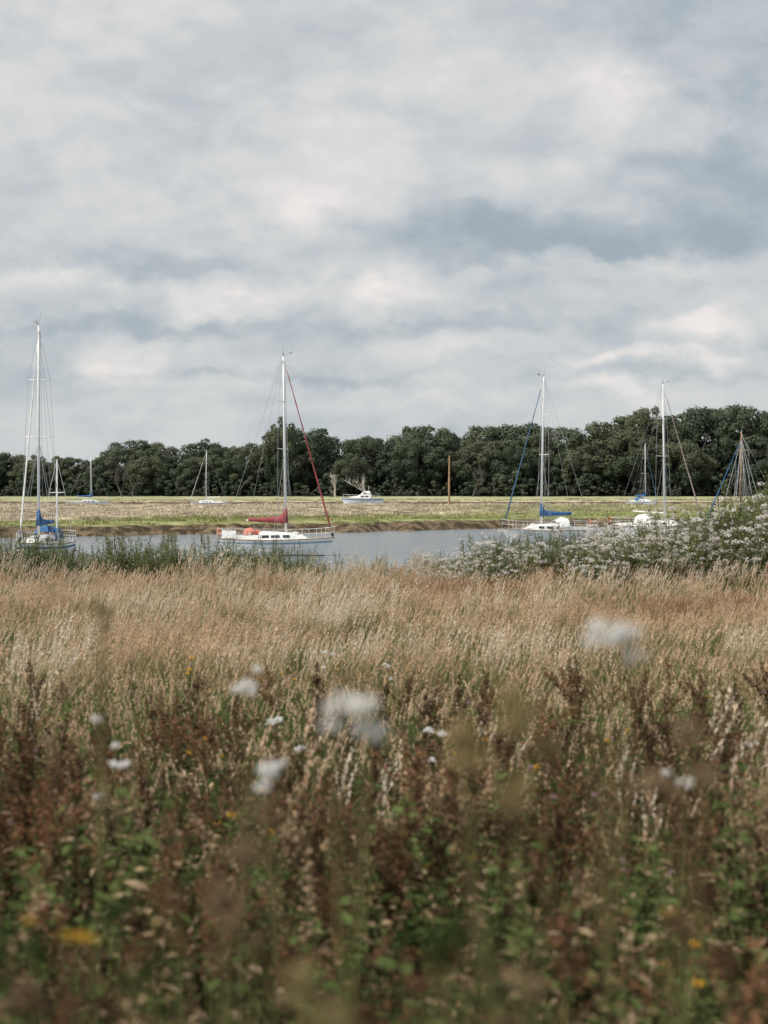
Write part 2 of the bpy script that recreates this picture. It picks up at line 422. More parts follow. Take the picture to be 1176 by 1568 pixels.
def marsh_mat():
    m,nt,out=newmat('marsh_grass')
    c,x,y,z,pos,n2=marsh_color(nt)
    oi=nt.nodes.new('ShaderNodeObjectInfo'); hs=nt.nodes.new('ShaderNodeHueSaturation')
    nt.links.new(c,hs.inputs['Color']); nt.links.new(math_(nt,'MULTIPLY_ADD',oi.outputs['Random'],.8,.6),hs.inputs['Value'])
    d=nt.nodes.new('ShaderNodeBsdfDiffuse'); nt.links.new(hs.outputs[0],d.inputs[0]); nt.links.new(d.outputs[0],out.inputs[0]); return m
MM=marsh_mat(); mp=[]
for i in range(3):
    random.seed(200+i); mb=MB()
    for k in range(60):
        a=U(0,6.28); r=.8*math.sqrt(R()); blade(mb,Vector((r*math.cos(a),r*math.sin(a),-.03)),U(0,6.28),U(.15,.32),U(.2,.8),.05,0,2)
    mp.append(mb.obj('marsh_tuft_%d'%i,[MM],link=False))
random.seed(5); ml=[]
for _ in range(8000):
    y=95+245*R()**1.3; x=U(-.3*y-10,.3*y+10); e=far_edge(x)
    if y<e+2.6 or 286<y<318: continue
    if gn(x*.4,y,.12,3)<-.2 and y>e+4: continue
    s=U(.6,1.3)*(1+y/500); emit(ml,x,y,random.randrange(3),s,s*U(.4,1.0),3.1)
for _ in range(260):
    x=U(-60,60); y=far_edge(x)+U(1.4,3.4); s=U(.4,1.0); emit(ml,x,y,random.randrange(3),s,s*U(.4,.8),3.1)
scatter('salt_marsh_grass',mp,ml)

# ------------------------------------------------------------ trees
def tree_proto(name,seed,H=17,W=13,low=.1,nblob=40,nl=230,sz=.66):
    random.seed(seed); mb=MB()
    tr=Vector((U(-.4,.4),U(-.4,.4),H*.5))
    tube(mb,[(0,0,-.5),(0,0,H*.18),tr],[.5,.38,.2],7,1)
    cz=H*(low+1)/2; rz=H*(1-low)/2
    for b in range(nblob):
        core=b>=nblob*.8
        ph=b*2.39996+U(-.5,.5); v=1-2*(b+.5)/(nblob*.8) if not core else U(-.6,.6); v=max(-1,min(1,v+U(-.1,.1)))
        hr=math.sqrt(max(0,1-v*v))**.7 ; rr=U(.6,.95) if not core else U(.1,.5)
        r=U(.075,.14)*H*(.95 if b%4 else 1.2)
        c=Vector((math.cos(ph)*hr*rr*(W*.5),math.sin(ph)*hr*rr*(W*.5),cz+v*(rz-r*.7)*U(.78,1.05)))
        if b%4==0: tube(mb,[(0,0,H*U(.12,.3)),tr.lerp(c,.5),c],[.2,.12,.05],5,1)
        n_=int(nl*(r/(H*.115))**2)
        for i in range(n_):
            n=rvec()
            if n.z<-.3 and R()<.6: n.z=-n.z
            p=c+Vector((n.x,n.y,n.z*.8))*r*(1+.28*mn.noise((n.x*2+b,n.y*2,n.z*2)))*U(.65,1.06)
            nn=(n+rvec()*.4+Vector((0,0,.25))).normalized(); u=nn.cross(rvec()).normalized(); w=nn.cross(u)
            s=sz*U(.5,1.1)*.5
            mb.add([p-u*s,p-w*s*.8,p+u*s,p+w*s*.8],[(0,1,2,3)],0)
    return mb.obj(name,[M_oak,M_bark],link=False)
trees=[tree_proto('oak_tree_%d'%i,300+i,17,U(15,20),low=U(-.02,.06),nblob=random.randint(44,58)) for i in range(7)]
shr=[tree_proto('oak_shrub_%d'%i,320+i,6,8,low=0,nblob=18,nl=120,sz=.5) for i in range(2)]
TX=[-250,-91,-76,-68,-60,-50,-41,-29,-24,-17,-7,2,17,33,56,62,67,73,84,91,250]
TH=[11,10.6,10.8,11,14.0,12.2,14.2,14,15.5,15.8,15.4,17.8,19.6,18.8,19.4,21.8,20,20.8,23.4,23,20]
random.seed(77); tp=[]
for row,(y0,st,hm,va) in enumerate(((372,12,.78,.30),(383,12,.97,.18),(394,10,.97,.12))):
    x=-170.
    while x<170:
        yy=y0+U(-4,4); h=interp(x,TX,TH)*hm*U(1-va,1.08)*(1+.14*mn.noise((x*.06,row*3.3,0))); s=h/17
        tp.append((x,yy,gz(x,yy)-.3,0,0,U(0,6.28),s*U(.95,1.2),s,random.randrange(7))); x+=st*U(.55,1.35)
x=-170.
while x<170:
    yy=367+U(-2,3); s=U(.5,1.1); tp.append((x,yy,gz(x,yy)-.4,0,0,U(0,6.28),s,s*U(.6,1.1),7+random.randrange(2))); x+=U(2.5,5.5)
for yb in (379,402):
    x=-170.
    while x<170:
        yy=yb+U(-2,3); tp.append((x,yy,gz(x,yy)-.6,0,0,U(0,6.28),1.3,U(1.2,1.7),7+random.randrange(2))); x+=4.5
tp.append((-24,372,1.2,0,0,1,.58,1.10,2)); tp.append((62,376,1.2,0,0,2,.8,1.27,4)); tp.append((84,378,1.2,0,0,2,.9,1.38,1))
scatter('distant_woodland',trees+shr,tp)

def branch(mb,p,d,L,r,depth,mat=0):
    n=3; pts_=[p]; q=p; dd=d
    for i in range(n):
        dd=(dd+rvec()*.28+Vector((0,0,.08))).normalized(); q=q+dd*L/n; pts_.append(q)
    tube(mb,pts_,[r*(1-.45*i/n) for i in range(n+1)],5,mat)
    if depth>0:
        for k in range(random.randint(3,4)):
            b=pts_[random.randint(1,n)]; nd=(dd+rvec()*.9+Vector((0,0,.25))).normalized()
            branch(mb,b,nd,L*U(.55,.8),r*.55,depth-1,mat)
for (x,y,h,r,seed,mat) in ((-10.9,358,3.3,.30,1,M_deadwood),(-4.3,359,4.2,.24,5,M_deadwood),(-59,361,4.6,.22,8,M_bark),(-57,361,4.4,.18,19,M_bark),(-23,359,3.4,.2,12,M_bark),(20,359,3.0,.2,22,M_bark),(89,362,8,.3,14,M_bark)):
    random.seed(seed); mb=MB(); branch(mb,Vector((0,0,-.3)),Vector((U(-.2,.2),0,1)),h,r,3)
    o=mb.obj('dead_tree',[mat]); o.location=(x,y,gz(x,y))

# ------------------------------------------------------------ boats
W_=solid('white_gelcoat',(.80,.80,.78),.3,var=.06,scale=1.5)
GREYST=solid('grey_blue_stripe',(.30,.38,.45),.35)
NAVY=solid('antifoul_blue',(.03,.06,.13),.6)
REDAF=solid('antifoul_grey_red',(.22,.12,.10),.6)
DECK=solid('deck_grey',(.60,.60,.57),.6)
ALU=solid('mast_aluminium',(.80,.80,.78),.35,var=.05)
WIRE=solid('rigging_wire',(.42,.42,.42),.4)
WIN=solid('cabin_window',(.03,.035,.04),.1)
BLUE=solid('blue_canvas',(.03,.12,.30),.85,var=.2)
DBLUE=solid('dark_blue_canvas',(.05,.12,.20),.85,var=.2)
RED=solid('red_canvas',(.30,.055,.065),.85,var=.2)
CORAL=solid('coral_canvas',(.62,.20,.15),.85,var=.2)
GRYC=solid('grey_brown_canvas',(.28,.22,.20),.85,var=.2)
WOOD=solid('varnished_wood',(.42,.27,.14),.5,var=.25)
TEAK=solid('teak_trim',(.25,.16,.09),.6,var=.2)
ORNG=solid('orange_lifebuoy',(.75,.20,.04),.6)
CREAM=solid('furled_sailcloth',(.70,.68,.62),.8)
BLK=solid('outboard_black',(.03,.03,.03),.4)

def hull_pts(L,B,F):
    def sec(t):
        b=B/2*max(0,(1-abs((t-.42)/.58)**2.4 if t>.42 else 1-.28*((.42-t)/.42)**2))
        sh=F*(.92+.42*max(0,t-.35)**1.6+.10*(1-t)**2)
        return b,sh
    return sec
def make_hull(par,L,B,F,stripe,af,dr=.35,name='hull',matW=None):
    sec=hull_pts(L,B,F); ns=22; lev=[-1,-.5,-.0,.06,.3,.6,.74,.86,1.0]
    mb=MB(); V=[]
    for i in range(ns+1):
        t=i/ns; b,sh=sec(t); row=[]
        for k,l in enumerate(lev):
            z=l*dr*(1-.4*t) if l<0 else l*sh
            f=(z+dr)/(sh+dr); f=max(0,f); wy=b*(f**(.38+.35*t)) if l>-1 else 0
            rake=(.09*L)*max(0,t-.6)/.4*((z/F)-.6)
            tr=-.03*L*(1-t)**3*(z/F)
            row.append((L*(t-.5)+rake+tr,wy,z))
        V.append(row)
    n=len(lev)
    for sgn in (1,-1):
        vs=[(p[0],p[1]*sgn,p[2]) for r in V for p in r]
        for i in range(ns):
            for k in range(n-1):
                q=(i*n+k,(i+1)*n+k,(i+1)*n+k+1,i*n+k+1)
                if sgn>0: q=q[::-1]
                m=2 if lev[k+1]<=.07 else (1 if k==6 else 0)
                mb.add([vs[j] for j in q],[(0,1,2,3)],m)
    tr=[(p[0],p[1],p[2]) for p in V[0]]+[(p[0],-p[1],p[2]) for p in V[0][::-1]]
    mb.add(tr,[tuple(range(len(tr)))],0)
    mb.obj(name,[matW or W_,stripe,af],par)
    mb=MB(); dv=[]
    for r in V:
        x,y,z=r[-1]; dv.append([(x,y*.985,z-.02),(x,y*.5,z+.03),(x,0,z+.05),(x,-y*.5,z+.03),(x,-y*.985,z-.02)])
    vs=[p for r in dv for p in r]; mb.add(vs,[(i*5+k,(i+1)*5+k,(i+1)*5+k+1,i*5+k+1) for i in range(ns) for k in range(4)],0)
    mb.obj('deck',[DECK],par)
    mb=MB()
    for s in (1,-1): tube(mb,[(r[-1][0],r[-1][1]*s,r[-1][2]+.02) for r in V],.03,5)
    mb.obj('toe_rail',[TEAK],par)
    return V,sec
def loft_box(mb,st,mat=0,taper=.82):
    prof=[]
    for x,w,z0,z1 in st:
        h=z1-z0
        prof.append([(x,w,z0),(x,w*(taper+.06),z0+h*.8),(x,w*taper*.9,z1),(x,0,z1+.04),(x,-w*taper*.9,z1),(x,-w*(taper+.06),z0+h*.8),(x,-w,z0)])
    n=7; vs=[p for r in prof for p in r]; fs=[(i*n+k,i*n+k+1,(i+1)*n+k+1,(i+1)*n+k) for i in range(len(st)-1) for k in range(n-1)]
    fs.append(tuple(range(n))); fs.append(tuple((len(st)-1)*n+k for k in range(n))[::-1]); mb.add(vs,fs,mat)

def sailboat(loc,heading,L=7.8,B=2.6,F=.95,mast_h=9.6,cover=BLUE,jib=BLUE,stripe=GREYST,af=NAVY,mastm=ALU,hood=None,gaff=False,mizzen=0,lean=0,name='sailing_boat',panel=None,hullm=None,seed=0):
    random.seed(seed+1000)
    e=bpy.data.objects.new(name,None); e.empty_display_size=.5; scene.collection.objects.link(e)
    e.location=loc; e.rotation_euler=(math.radians(lean),0,math.radians(heading))
    V,sec=make_hull(e,L,B,F,stripe,af,matW=hullm)
    def X(t): return L*(t-.5)
    def S(t): return sec(t)[1]
    mb=MB(); loft_box(mb,[(X(.36),B*.30,S(.36),S(.36)+.48),(X(.5),B*.31,S(.5),S(.5)+.46),(X(.64),B*.26,S(.64),S(.64)+.38),(X(.74),B*.17,S(.74),S(.74)+.22),(X(.79),B*.10,S(.79),S(.79)+.04)])
    mb.obj('cabin',[W_],e)
    mb=MB()
    for s in (1,-1):
        for a,b in ((.39,.46),(.48,.56),(.59,.65)):
            wa=B*interp(a,[.36,.5,.64],[.30,.31,.26]);wb=B*interp(b,[.36,.5,.64],[.30,.31,.26])
            za=S(a)+.15; zb=S(b)+.15
            mb.add([(X(a),s*(wa*.975+.012),za),(X(b),s*(wb*.975+.012),zb),(X(b),s*(wb*.92+.012),zb+.15),(X(a),s*(wa*.92+.012),za+.15)],[(0,1,2,3)])
    mb.obj('cabin_windows',[WIN],e)
    mb=MB()
    for s in (1,-1):
        x0,z0,x1,z1=X(.06),S(.06),X(.36),S(.36)
        y0=s*B*.27;y1=s*B*.31
        v=[(x0,y0,z0),(x1,y0,z1),(x1,y1,z1),(x0,y1,z0),(x0,y0,z0+.18),(x1,y0,z1+.3),(x1,y1,z1+.3),(x0,y1,z0+.18)]
        mb.add(v,[(0,1,5,4),(1,2,6,5),(2,3,7,6),(3,0,4,7),(4,5,6,7)])
    x0=X(.06); mb.add([(x0,-B*.27,S(.06)),(x0,B*.27,S(.06)),(x0,B*.27,S(.06)+.18),(x0,-B*.27,S(.06)+.18)],[(0,1,2,3)])
    mb.obj('cockpit_coaming',[W_],e)
    mb=MB(); zf=S(.2)+.07; mb.add([(X(.07),-B*.25,zf),(X(.35),-B*.25,zf),(X(.35),B*.25,zf),(X(.07),B*.25,zf)],[(0,1,2,3)]); mb.obj('cockpit_sole',[TEAK],e)
    mb=MB(); loft_box(mb,[(X(.66),.25,S(.66)+.34,S(.66)+.44),(X(.71),.25,S(.7)+.26,S(.7)+.40)]); tube(mb,[(X(.28),B*.29,S(.3)+.25),(X(.28),B*.29,S(.3)+.45)],.06,8); tube(mb,[(X(.28),-B*.29,S(.3)+.25),(X(.28),-B*.29,S(.3)+.45)],.06,8)
    mb.obj('hatch_and_winches',[DECK],e)
    mb=MB(); tube(mb,[(X(.0)-.1,0,S(0)+.12),(X(.1),0,S(.1)+.4),(X(.18),0,S(.1)+.5)],.025,5); mb.obj('tiller',[TEAK],e)
    mb=MB(); xs_=X(0)-.12; v=[]
    for yy in(-.025,.025): v+=[(xs_+.1,yy,S(0)+.1),(xs_-.15,yy,S(0)+.1),(xs_-.3,yy,-.7),(xs_+.1,yy,-.7)]
    mb.add(v,[(0,1,2,3),(7,6,5,4),(0,4,5,1),(1,5,6,2),(2,6,7,3),(3,7,4,0)]); mb.obj('rudder',[W_],e)
    mb=MB(); yo=B*.25; loft_box(mb,[(xs_-.35,.12,.45,.85),(xs_-.05,.14,.42,.88)])
    for q in range(len(mb.v)): mb.v[q]=(mb.v[q][0],mb.v[q][1]+yo,mb.v[q][2])
    tube(mb,[(xs_-.2,yo,.45),(xs_-.22,yo,-.4)],.06,6); mb.obj('outboard_motor',[BLK],e)
    mt=.585; mx=X(mt); mz=S(mt)+.42; top=mz+mast_h; rk=-.012*mast_h
    def MP(z): return Vector((mx+rk*(z-mz)/mast_h,0,z))
    mb=MB(); tube(mb,[MP(mz-.3),MP(mz+mast_h*.7),MP(top)],[.08,.072,.05],8,0)
    sp=(.47,.74) if not gaff else (.8,)
    for k,s in enumerate(sp):
        w=B*(.36 if k==0 else .27); z=mz+mast_h*s
        for sg in(1,-1): tube(mb,[MP(z),MP(z)+Vector((-.12,sg*w,.05))],[.03,.02],5,0)
    mb.obj('mast',[mastm],e,smooth=True)
    mb=MB(); P=MP(top); tube(mb,[P,P+Vector((-.05,.1,.75))],.012,4); tube(mb,[P,P+Vector((.4,0,.12))],.012,4); tube(mb,[P+Vector((0,-.06,0)),P+Vector((0,-.06,.22))],.035,6)
    loft_box(mb,[(P.x+.32,.01,P.z+.1,P.z+.2),(P.x+.5,.09,P.z+.1,P.z+.2)]); mb.obj('masthead_gear',[WIRE],e)
    bl=L*.36; bz=mz+.62; b0=Vector((mx-.1,0,bz)); b1=Vector((mx-bl,0,bz+.10))
    mb=MB(); tube(mb,[b0,b1-Vector((.12,0,0))],.055,7); mb.obj('boom',[mastm],e)
    if cover:
        mb=MB(); n=10; m_=14; vs=[]
        for i in range(m_+1):
            t=i/m_; c=b0.lerp(b1,t); hh=.17+.25*(1-t)**2+.02*math.sin(t*23); ww=.10+.05*(1-t)
            if t<.06: hh*=1.6
            for k in range(n):
                a=2*math.pi*k/n; vs.append((c.x+(.02 if k%2 else 0),ww*math.sin(a),c.z-.04+hh*.5+hh*.62*math.cos(a)))
        fs=[(i*n+k,i*n+(k+1)%n,(i+1)*n+(k+1)%n,(i+1)*n+k) for i in range(m_) for k in range(n)]
        fs+=[tuple(range(n)),tuple(m_*n+k for k in range(n))]
        mb.add(vs,fs); tube(mb,[MP(bz-.05),MP(bz+.8)],[.16,.10],8)
        mb.obj('sail_cover',[cover],e,smooth=True)
    bow=Vector((V[-1][-1][0]-.1,0,V[-1][-1][2]+.05)); ft=MP(top-.15*(1 if not gaff else 3))
    mb=MB(); r=.010
    tube(mb,[bow,ft],r,4)
    st=Vector((V[0][-1][0],0,S(0))); tube(mb,[st,MP(top)],r,4)
    for sg in (1,-1):
        cp=Vector((mx-.1,sg*B*.47,S(mt)))
        s1=MP(mz+mast_h*sp[0])+Vector((-.12,sg*B*.36,.05))
        if len(sp)>1:
            s2=MP(mz+mast_h*sp[1])+Vector((-.12,sg*B*.27,.05)); tube(mb,[cp,s1,s2,MP(top-.1)],r,4)
        else: tube(mb,[cp,s1,MP(top-.1)],r,4)
        for dx in (.35,-.45): tube(mb,[Vector((mx+dx,sg*B*.46,S(mt))),MP(mz+mast_h*sp[0]-.1)],r,4)
        if gaff:
            for dx in(-1.7,-.9,.1,1.4): tube(mb,[Vector((mx+dx,sg*B*.46,S(mt))),MP(mz+mast_h*.93)],r*2.2,4)
    tube(mb,[b1,MP(top)],.008,4)
    tube(mb,[b1+Vector((.4,0,0)),Vector((b1.x+.3,0,S(.2)+.1))],.012,4)
    tube(mb,[MP(top-.3)+Vector((.09,.05,0)),MP(mz)+Vector((.14,.06,0))],.008,4)
    tube(mb,[MP(top-.3)+Vector((-.1,.05,0)),MP(mz)+Vector((-.2,.2,0))],.008,4)
    mb.obj('standing_rigging',[WIRE],e)
    if jib:
        mb=MB(); a=bow.lerp(ft,.05); b=bow.lerp(ft,.93)
        n=20; tube(mb,[a.lerp(b,i/n) for i in range(n+1)],[(.02 if i in(0,n) else (.06-.038*i/n)+.006*math.sin(i*2.1)) for i in range(n+1)],7)
        mb.obj('furled_genoa',[jib],e,smooth=True)
        mb=MB(); tube(mb,[bow,bow.lerp(ft,.012),bow.lerp(ft,.014),bow.lerp(ft,.03)],[.02,.1,.1,.02],10); mb.obj('furling_drum',[BLK],e)
    mb=MB(); rr=.012
    def SP(t,s,ins=.96):
        V0=V[int(round(t*22))][-1]; return Vector((V0[0],V0[1]*s*ins,V0[2]))
    for s in (1,-1):
        ps=[SP(t,s) for t in (0,.14,.27,.41,.55,.68,.82,.91)]
        for p in ps: tube(mb,[p,p+Vector((0,0,.6))],rr,5)
        for hgt in (.6,.32): tube(mb,[p+Vector((0,0,hgt)) for p in ps],rr*.5,4)
        for hgt in (.62,.32): tube(mb,[ps[-1]+Vector((0,0,hgt)),SP(.96,s)+Vector((.05,0,hgt)),bow+Vector((.12,0,hgt+.02))],rr,5)
        for hgt in (.6,.32): tube(mb,[ps[1]+Vector((0,0,hgt)),ps[0]+Vector((0,0,hgt)),Vector((ps[0].x-.05,0,ps[0].z+hgt))],rr,5)
    tube(mb,[bow+Vector((-.1,0,0)),bow+Vector((.12,0,.62))],rr,5)
    mb.obj('guard_rails',[ALU],e)
    mb=MB(); c=Vector((V[0][-1][0]-.02,-B*.22,S(0)+.42))
    tube(mb,[c+Vector((0,.2*math.sin(a),.22*math.cos(a))) for a in [math.radians(150-i*30) for i in range(11)]],.055,6)
    mb.obj('lifebuoy',[ORNG],e)
    if hood:
        mb=MB(); vs=[];n=8
        for x,h,w in ((X(.30),.72,.36),(X(.36),.80,.36),(X(.43),.50,.30)):
            for k in range(n+1):
                a=math.pi*k/n; zz=S(.36)+.28+ (h-.1)*max(0,math.sin(a))**.6; vs.append((x,B*w*math.cos(a),zz))
        mb.add(vs,[(i*(n+1)+k,i*(n+1)+k+1,(i+1)*(n+1)+k+1,(i+1)*(n+1)+k) for i in range(2) for k in range(n)])
        mb.obj('sprayhood',[hood],e,smooth=True)
    if panel:
        mb=MB(); n=10
        for (x0,x1,yc,rb,sd_) in ((.20,.31,-.25,.40,0),(.27,.335,.35,.26,4)):
            vs=[]
            for i in range(9):
                t=i/8; x=X(x0)+t*L*(x1-x0); r_=rb*math.sin(math.pi*(.1+.8*t))**.6
                for k in range(n):
                    a=2*math.pi*k/n; q=r_*(1+.2*mn.noise((math.cos(a)*1.5+sd_,math.sin(a)*1.5,t*3))); vs.append((x,yc+q*math.cos(a),S(.2)+.36+q*.9*math.sin(a)))
            mb.add(vs,[(i*n+k,i*n+(k+1)%n,(i+1)*n+(k+1)%n,(i+1)*n+k) for i in range(8) for k in range(n)]+[tuple(range(n)),tuple(80+k for k in range(n))])
        mb.obj('cockpit_canvas',[panel],e)
        mb=MB()
        for s in (-1,):
            a=SP(.04,s,.99);b=SP(.18,s,.99)
            mb.add([a+Vector((0,0,.08)),b+Vector((0,0,.08)),b+Vector((0,0,.56)),(a+b)/2+Vector((0,s*.02,.53)),a+Vector((0,0,.56))],[(0,1,2,3,4)])
        mb.obj('dodger_panel',[W_],e)
    if gaff:
        mb=MB(); tube(mb,[MP(mz+1.1)-Vector((.1,0,0)),MP(mz+1.1)+Vector((-2.6,0,.6))],.05,6); tube(mb,[bow-Vector((.5,0,0)),bow+Vector((1.5,0,.2))],.06,6); mb.obj('gaff_and_bowsprit',[WOOD],e)
    if mizzen:
        mb=MB(); p=Vector((X(.12),0,S(.1))); q=p+Vector((-.05,0,mizzen)); tube(mb,[p,q],[.06,.04],7)
        for sg in(1,-1):
            tube(mb,[p+Vector((0,0,mizzen*.6)),p+Vector((0,sg*.45,mizzen*.6))],.02,4)
            tube(mb,[Vector((X(.1),sg*B*.4,S(.1))),p+Vector((0,sg*.45,mizzen*.6)),q],.01,4)
        mb.obj('mizzen_mast',[ALU],e)
    mb=MB(); v=[]
    for yy in(-.06,.06): v+=[(X(.38),yy,-.2),(X(.62),yy,-.2),(X(.58),yy,-.75),(X(.40),yy,-.75)]
    mb.add(v,[(0,1,2,3),(7,6,5,4),(0,4,5,1),(1,5,6,2),(2,6,7,3),(3,7,4,0)]); mb.obj('keel',[af],e)
    return e

sailboat((-6.35,95,0),-17,6.6,2.3,.95,10.5,RED,RED,GREYST,REDAF,panel=CORAL,hood=None,seed=1,lean=0.4)
sailboat((11.6,113,0),197,6.4,2.4,1.0,10.4,BLUE,DBLUE,W_,NAVY,hood=W_,seed=2,lean=-.8)
sailboat((-18.6,87,0),-97,6.6,2.2,1.0,11.4,BLUE,CREAM,BLUE,NAVY,hood=BLUE,mizzen=4.6,seed=3,lean=0)
sailboat((21.2,124,0),-42,7.6,2.5,1.0,10.6,None,GRYC,W_,NAVY,hood=W_,seed=4,lean=0.5)
sailboat((30.4,134,.1),-160,7.5,2.6,.8,7.2,CREAM,BLUE,TEAK,REDAF,mastm=WOOD,gaff=True,seed=5,hullm=WOOD)
sailboat((-55.5,300,0),10,7.5,2.5,.9,8.8,BLUE,None,W_,NAVY,seed=6)
sailboat((-32.8,300,0),160,7.5,2.5,.8,9.4,None,CREAM,GREYST,NAVY,seed=7)
sailboat((48.6,300,0),-60,7.5,2.5,1.0,10.4,BLUE,DBLUE,BLUE,NAVY,seed=8,hood=BLUE)

def cruiser(loc,heading):
    e=bpy.data.objects.new('cabin_cruiser',None); scene.collection.objects.link(e); e.location=loc; e.rotation_euler[2]=math.radians(heading)
    L,B,F=7.4,2.6,1.4; V,sec=make_hull(e,L,B,F,BLUE,NAVY)
    X=lambda t:L*(t-.5); z=sec(.4)[1]
    mb=MB(); loft_box(mb,[(X(.28),B*.36,z,z+.75),(X(.55),B*.35,z,z+.75),(X(.63),B*.30,z,z+.45),(X(.82),B*.18,z+.1,z+.3)],taper=.86); mb.obj('cabin',[W_],e)
    mb=MB(); loft_box(mb,[(X(.30),B*.31,z+.78,z+1.35),(X(.46),B*.30,z+.78,z+1.35),(X(.53),B*.28,z+.78,z+.95)],taper=.9); mb.obj('wheelhouse',[W_],e)
    mb=MB()
    for s in(1,-1):
        for a,b in((.31,.38),(.39,.46)): mb.add([(X(a),s*(B*.30+.015),z+.9),(X(b),s*(B*.30+.01),z+.9),(X(b),s*(B*.285+.01),z+1.2),(X(a),s*(B*.285+.015),z+1.2)],[(0,1,2,3)])
        for a,b in((.33,.42),(.44,.53)): mb.add([(X(a),s*(B*.35+.02),z+.3),(X(b),s*(B*.345+.02),z+.3),(X(b),s*(B*.325+.02),z+.55),(X(a),s*(B*.33+.02),z+.55)],[(0,1,2,3)])
    mb.obj('windows',[WIN],e)
    mb=MB(); tube(mb,[(X(.36),0,z+1.35),(X(.34),0,z+2.3)],.03,5); tube(mb,[(X(.35),-.4,z+1.9),(X(.35),.4,z+1.9)],.02,5)
    for s in(1,-1):
        ps=[Vector((V[i][-1][0],V[i][-1][1]*s*.95,V[i][-1][2])) for i in(2,6,10,14,18,21)]
        for p in ps: tube(mb,[p,p+Vector((0,0,.6))],.015,4)
        tube(mb,[p+Vector((0,0,.6)) for p in ps],.015,4)
    mb.obj('rails_and_aerial',[ALU],e)
cruiser((-4.0,299,.25),172)

mb=MB(); tube(mb,[(0,0,-.5),(0,0,4),(.05,0,8.8)],[.2,.18,.12],8)
for i in range(4): tube(mb,[(-.3,0,8.2-i*.25),(.3,0,8.2-i*.25)],.03,4)
o=mb.obj('wooden_post',[WOOD]); o.location=(11.6,285,gz(11.6,285))

# ------------------------------------------------------------ near flowering plants
def tall_plant(name,x,y,ztop,clusters,mats,kind='fluff',seed=0):
    random.seed(seed+500); mb=MB(); g0=gz(x,y); H=ztop-g0
    b=Vector((U(-.1,.1),U(-.05,.05),-.05)); m=Vector((U(-.03,.03),0,H*.7))
    tube(mb,[b,b.lerp(m,.5)+Vector((.02,0,0)),m],[.005,.004,.003],6,0)
    for (dx,dy,dz,r) in clusters:
        c=Vector((dx,dy,H+dz)); tube(mb,[m,m.lerp(c,.6)+Vector((dx*.2,0,0)),c-Vector((0,0,r*.4))],[.003,.0022,.0015],5,0)
        if kind=='fluff':
            for k in range(12):
                q=rvec(); fluff(mb,c+Vector((q.x*1.1,q.y*1.1,q.z*.6))*r*.68,r*U(.28,.52),1,62)
        elif kind=='umbel':
            for k in range(26):
                a=k*2.4; rr=r*math.sqrt(k/26); p=c+Vector((rr*math.cos(a),rr*math.sin(a),r*.25*(1-(rr/r)**2)))
                tube(mb,[c-Vector((0,0,r*.6)),p],[.0012,.0008],3,0); head(mb,p,r*.17,1,30)
        else:
            for k in range(6):
                q=rvec(); head(mb,c+Vector((q.x*.6,q.y*.6,q.z))*r*.6,r*.5,1,60)
    for i in range(12):
        t=U(.1,.9); a=U(0,6.28); leaf(mb,b.lerp(m,t),Vector((math.cos(a),math.sin(a),U(-.2,.7))),U(.06,.14)*(1.1-.6*t),U(.015,.03),2)
    o=mb.obj(name,mats); o.location=(x,y,g0); return o
FM=[M_stem,M_white,M_leaf]; OM=[M_stem,M_olive,M_leaf]
tall_plant('thistle_plant',-.035,2.3,3.87,[(-.026,0,.014,.030),(.014,.02,-.028,.028),(-.042,0,-.018,.016),(.008,0,.012,.020)],FM,'fluff',1)
tall_plant('thistle_plant',.345,2.4,3.97,[(-.010,0,.008,.032),(.018,0,.008,.024),(.034,.02,-.030,.020),(-.034,0,-.005,.015)],FM,'fluff',2)
tall_plant('thistle_plant',-.34,4.0,3.69,[(0,0,0,.030),(.022,0,.05,.014),(-.03,0,-.002,.016)],FM,'fluff',3)
tall_plant('thistle_plant',-.255,3.5,3.57,[(0,0,0,.028),(-.012,0,-.032,.022),(.022,0,.02,.018)],FM,'fluff',4)
tall_plant('thistle_plant',.85,4.5,3.36,[(0,0,0,.026),(-.05,0,.03,.018)],FM,'fluff',5)
tall_plant('thistle_plant',-1.07,6.0,3.03,[(0,0,0,.026),(.05,0,.12,.022)],FM,'fluff',6)
tall_plant('thistle_plant',-1.02,6.0,3.2,[(-.06,0,.12,.026),(.04,0,-.05,.03),(-.01,.1,.0,.02)],FM,'fluff',7)
tall_plant('seeding_parsley',.14,1.7,3.955,[(0,0,0,.035),(.035,.02,-.045,.026),(-.05,0,-.045,.032),(-.06,.03,-.02,.02),(0,0,-.09,.03)],OM,'head',10)
tall_plant('seeding_parsley',-.08,1.45,3.74,[(0,0,0,.025),(.03,0,-.03,.03),(-.04,0,-.06,.025)],OM,'head',11)
tall_plant('seeding_parsley',-.545,3.1,3.95,[(0,0,0,.024),(.008,0,-.03,.018),(-.008,0,.02,.014)],OM,'head',12)
tall_plant('seeding_parsley',.33,1.9,3.86,[(.03,0,.04,.025),(0,0,-.03,.035),(.05,0,.0,.025)],[M_stem,M_dry,M_leaf],'head',13)
tall_plant('ragwort_plant',-.5,2.6,3.46,[(0,0,0,.022),(.018,0,-.004,.016),(-.02,0,.004,.012)],[M_stem,M_yel,M_leaf],'umbel',14)
tall_plant('ragwort_plant',-.60,2.7,3.46,[(0,0,0,.013)],[M_stem,M_yel,M_leaf],'umbel',15)
tall_plant('ragwort_plant',.52,2.9,3.42,[(0,0,0,.011)],[M_stem,M_yel,M_leaf],'umbel',16)
tall_plant('dried_dock_plant',-.17,1.9,3.76,[(0,0,0,.03),(.02,0,.05,.02),(-.03,0,-.06,.03)],[M_stem,M_dry,M_leaf],'head',17)
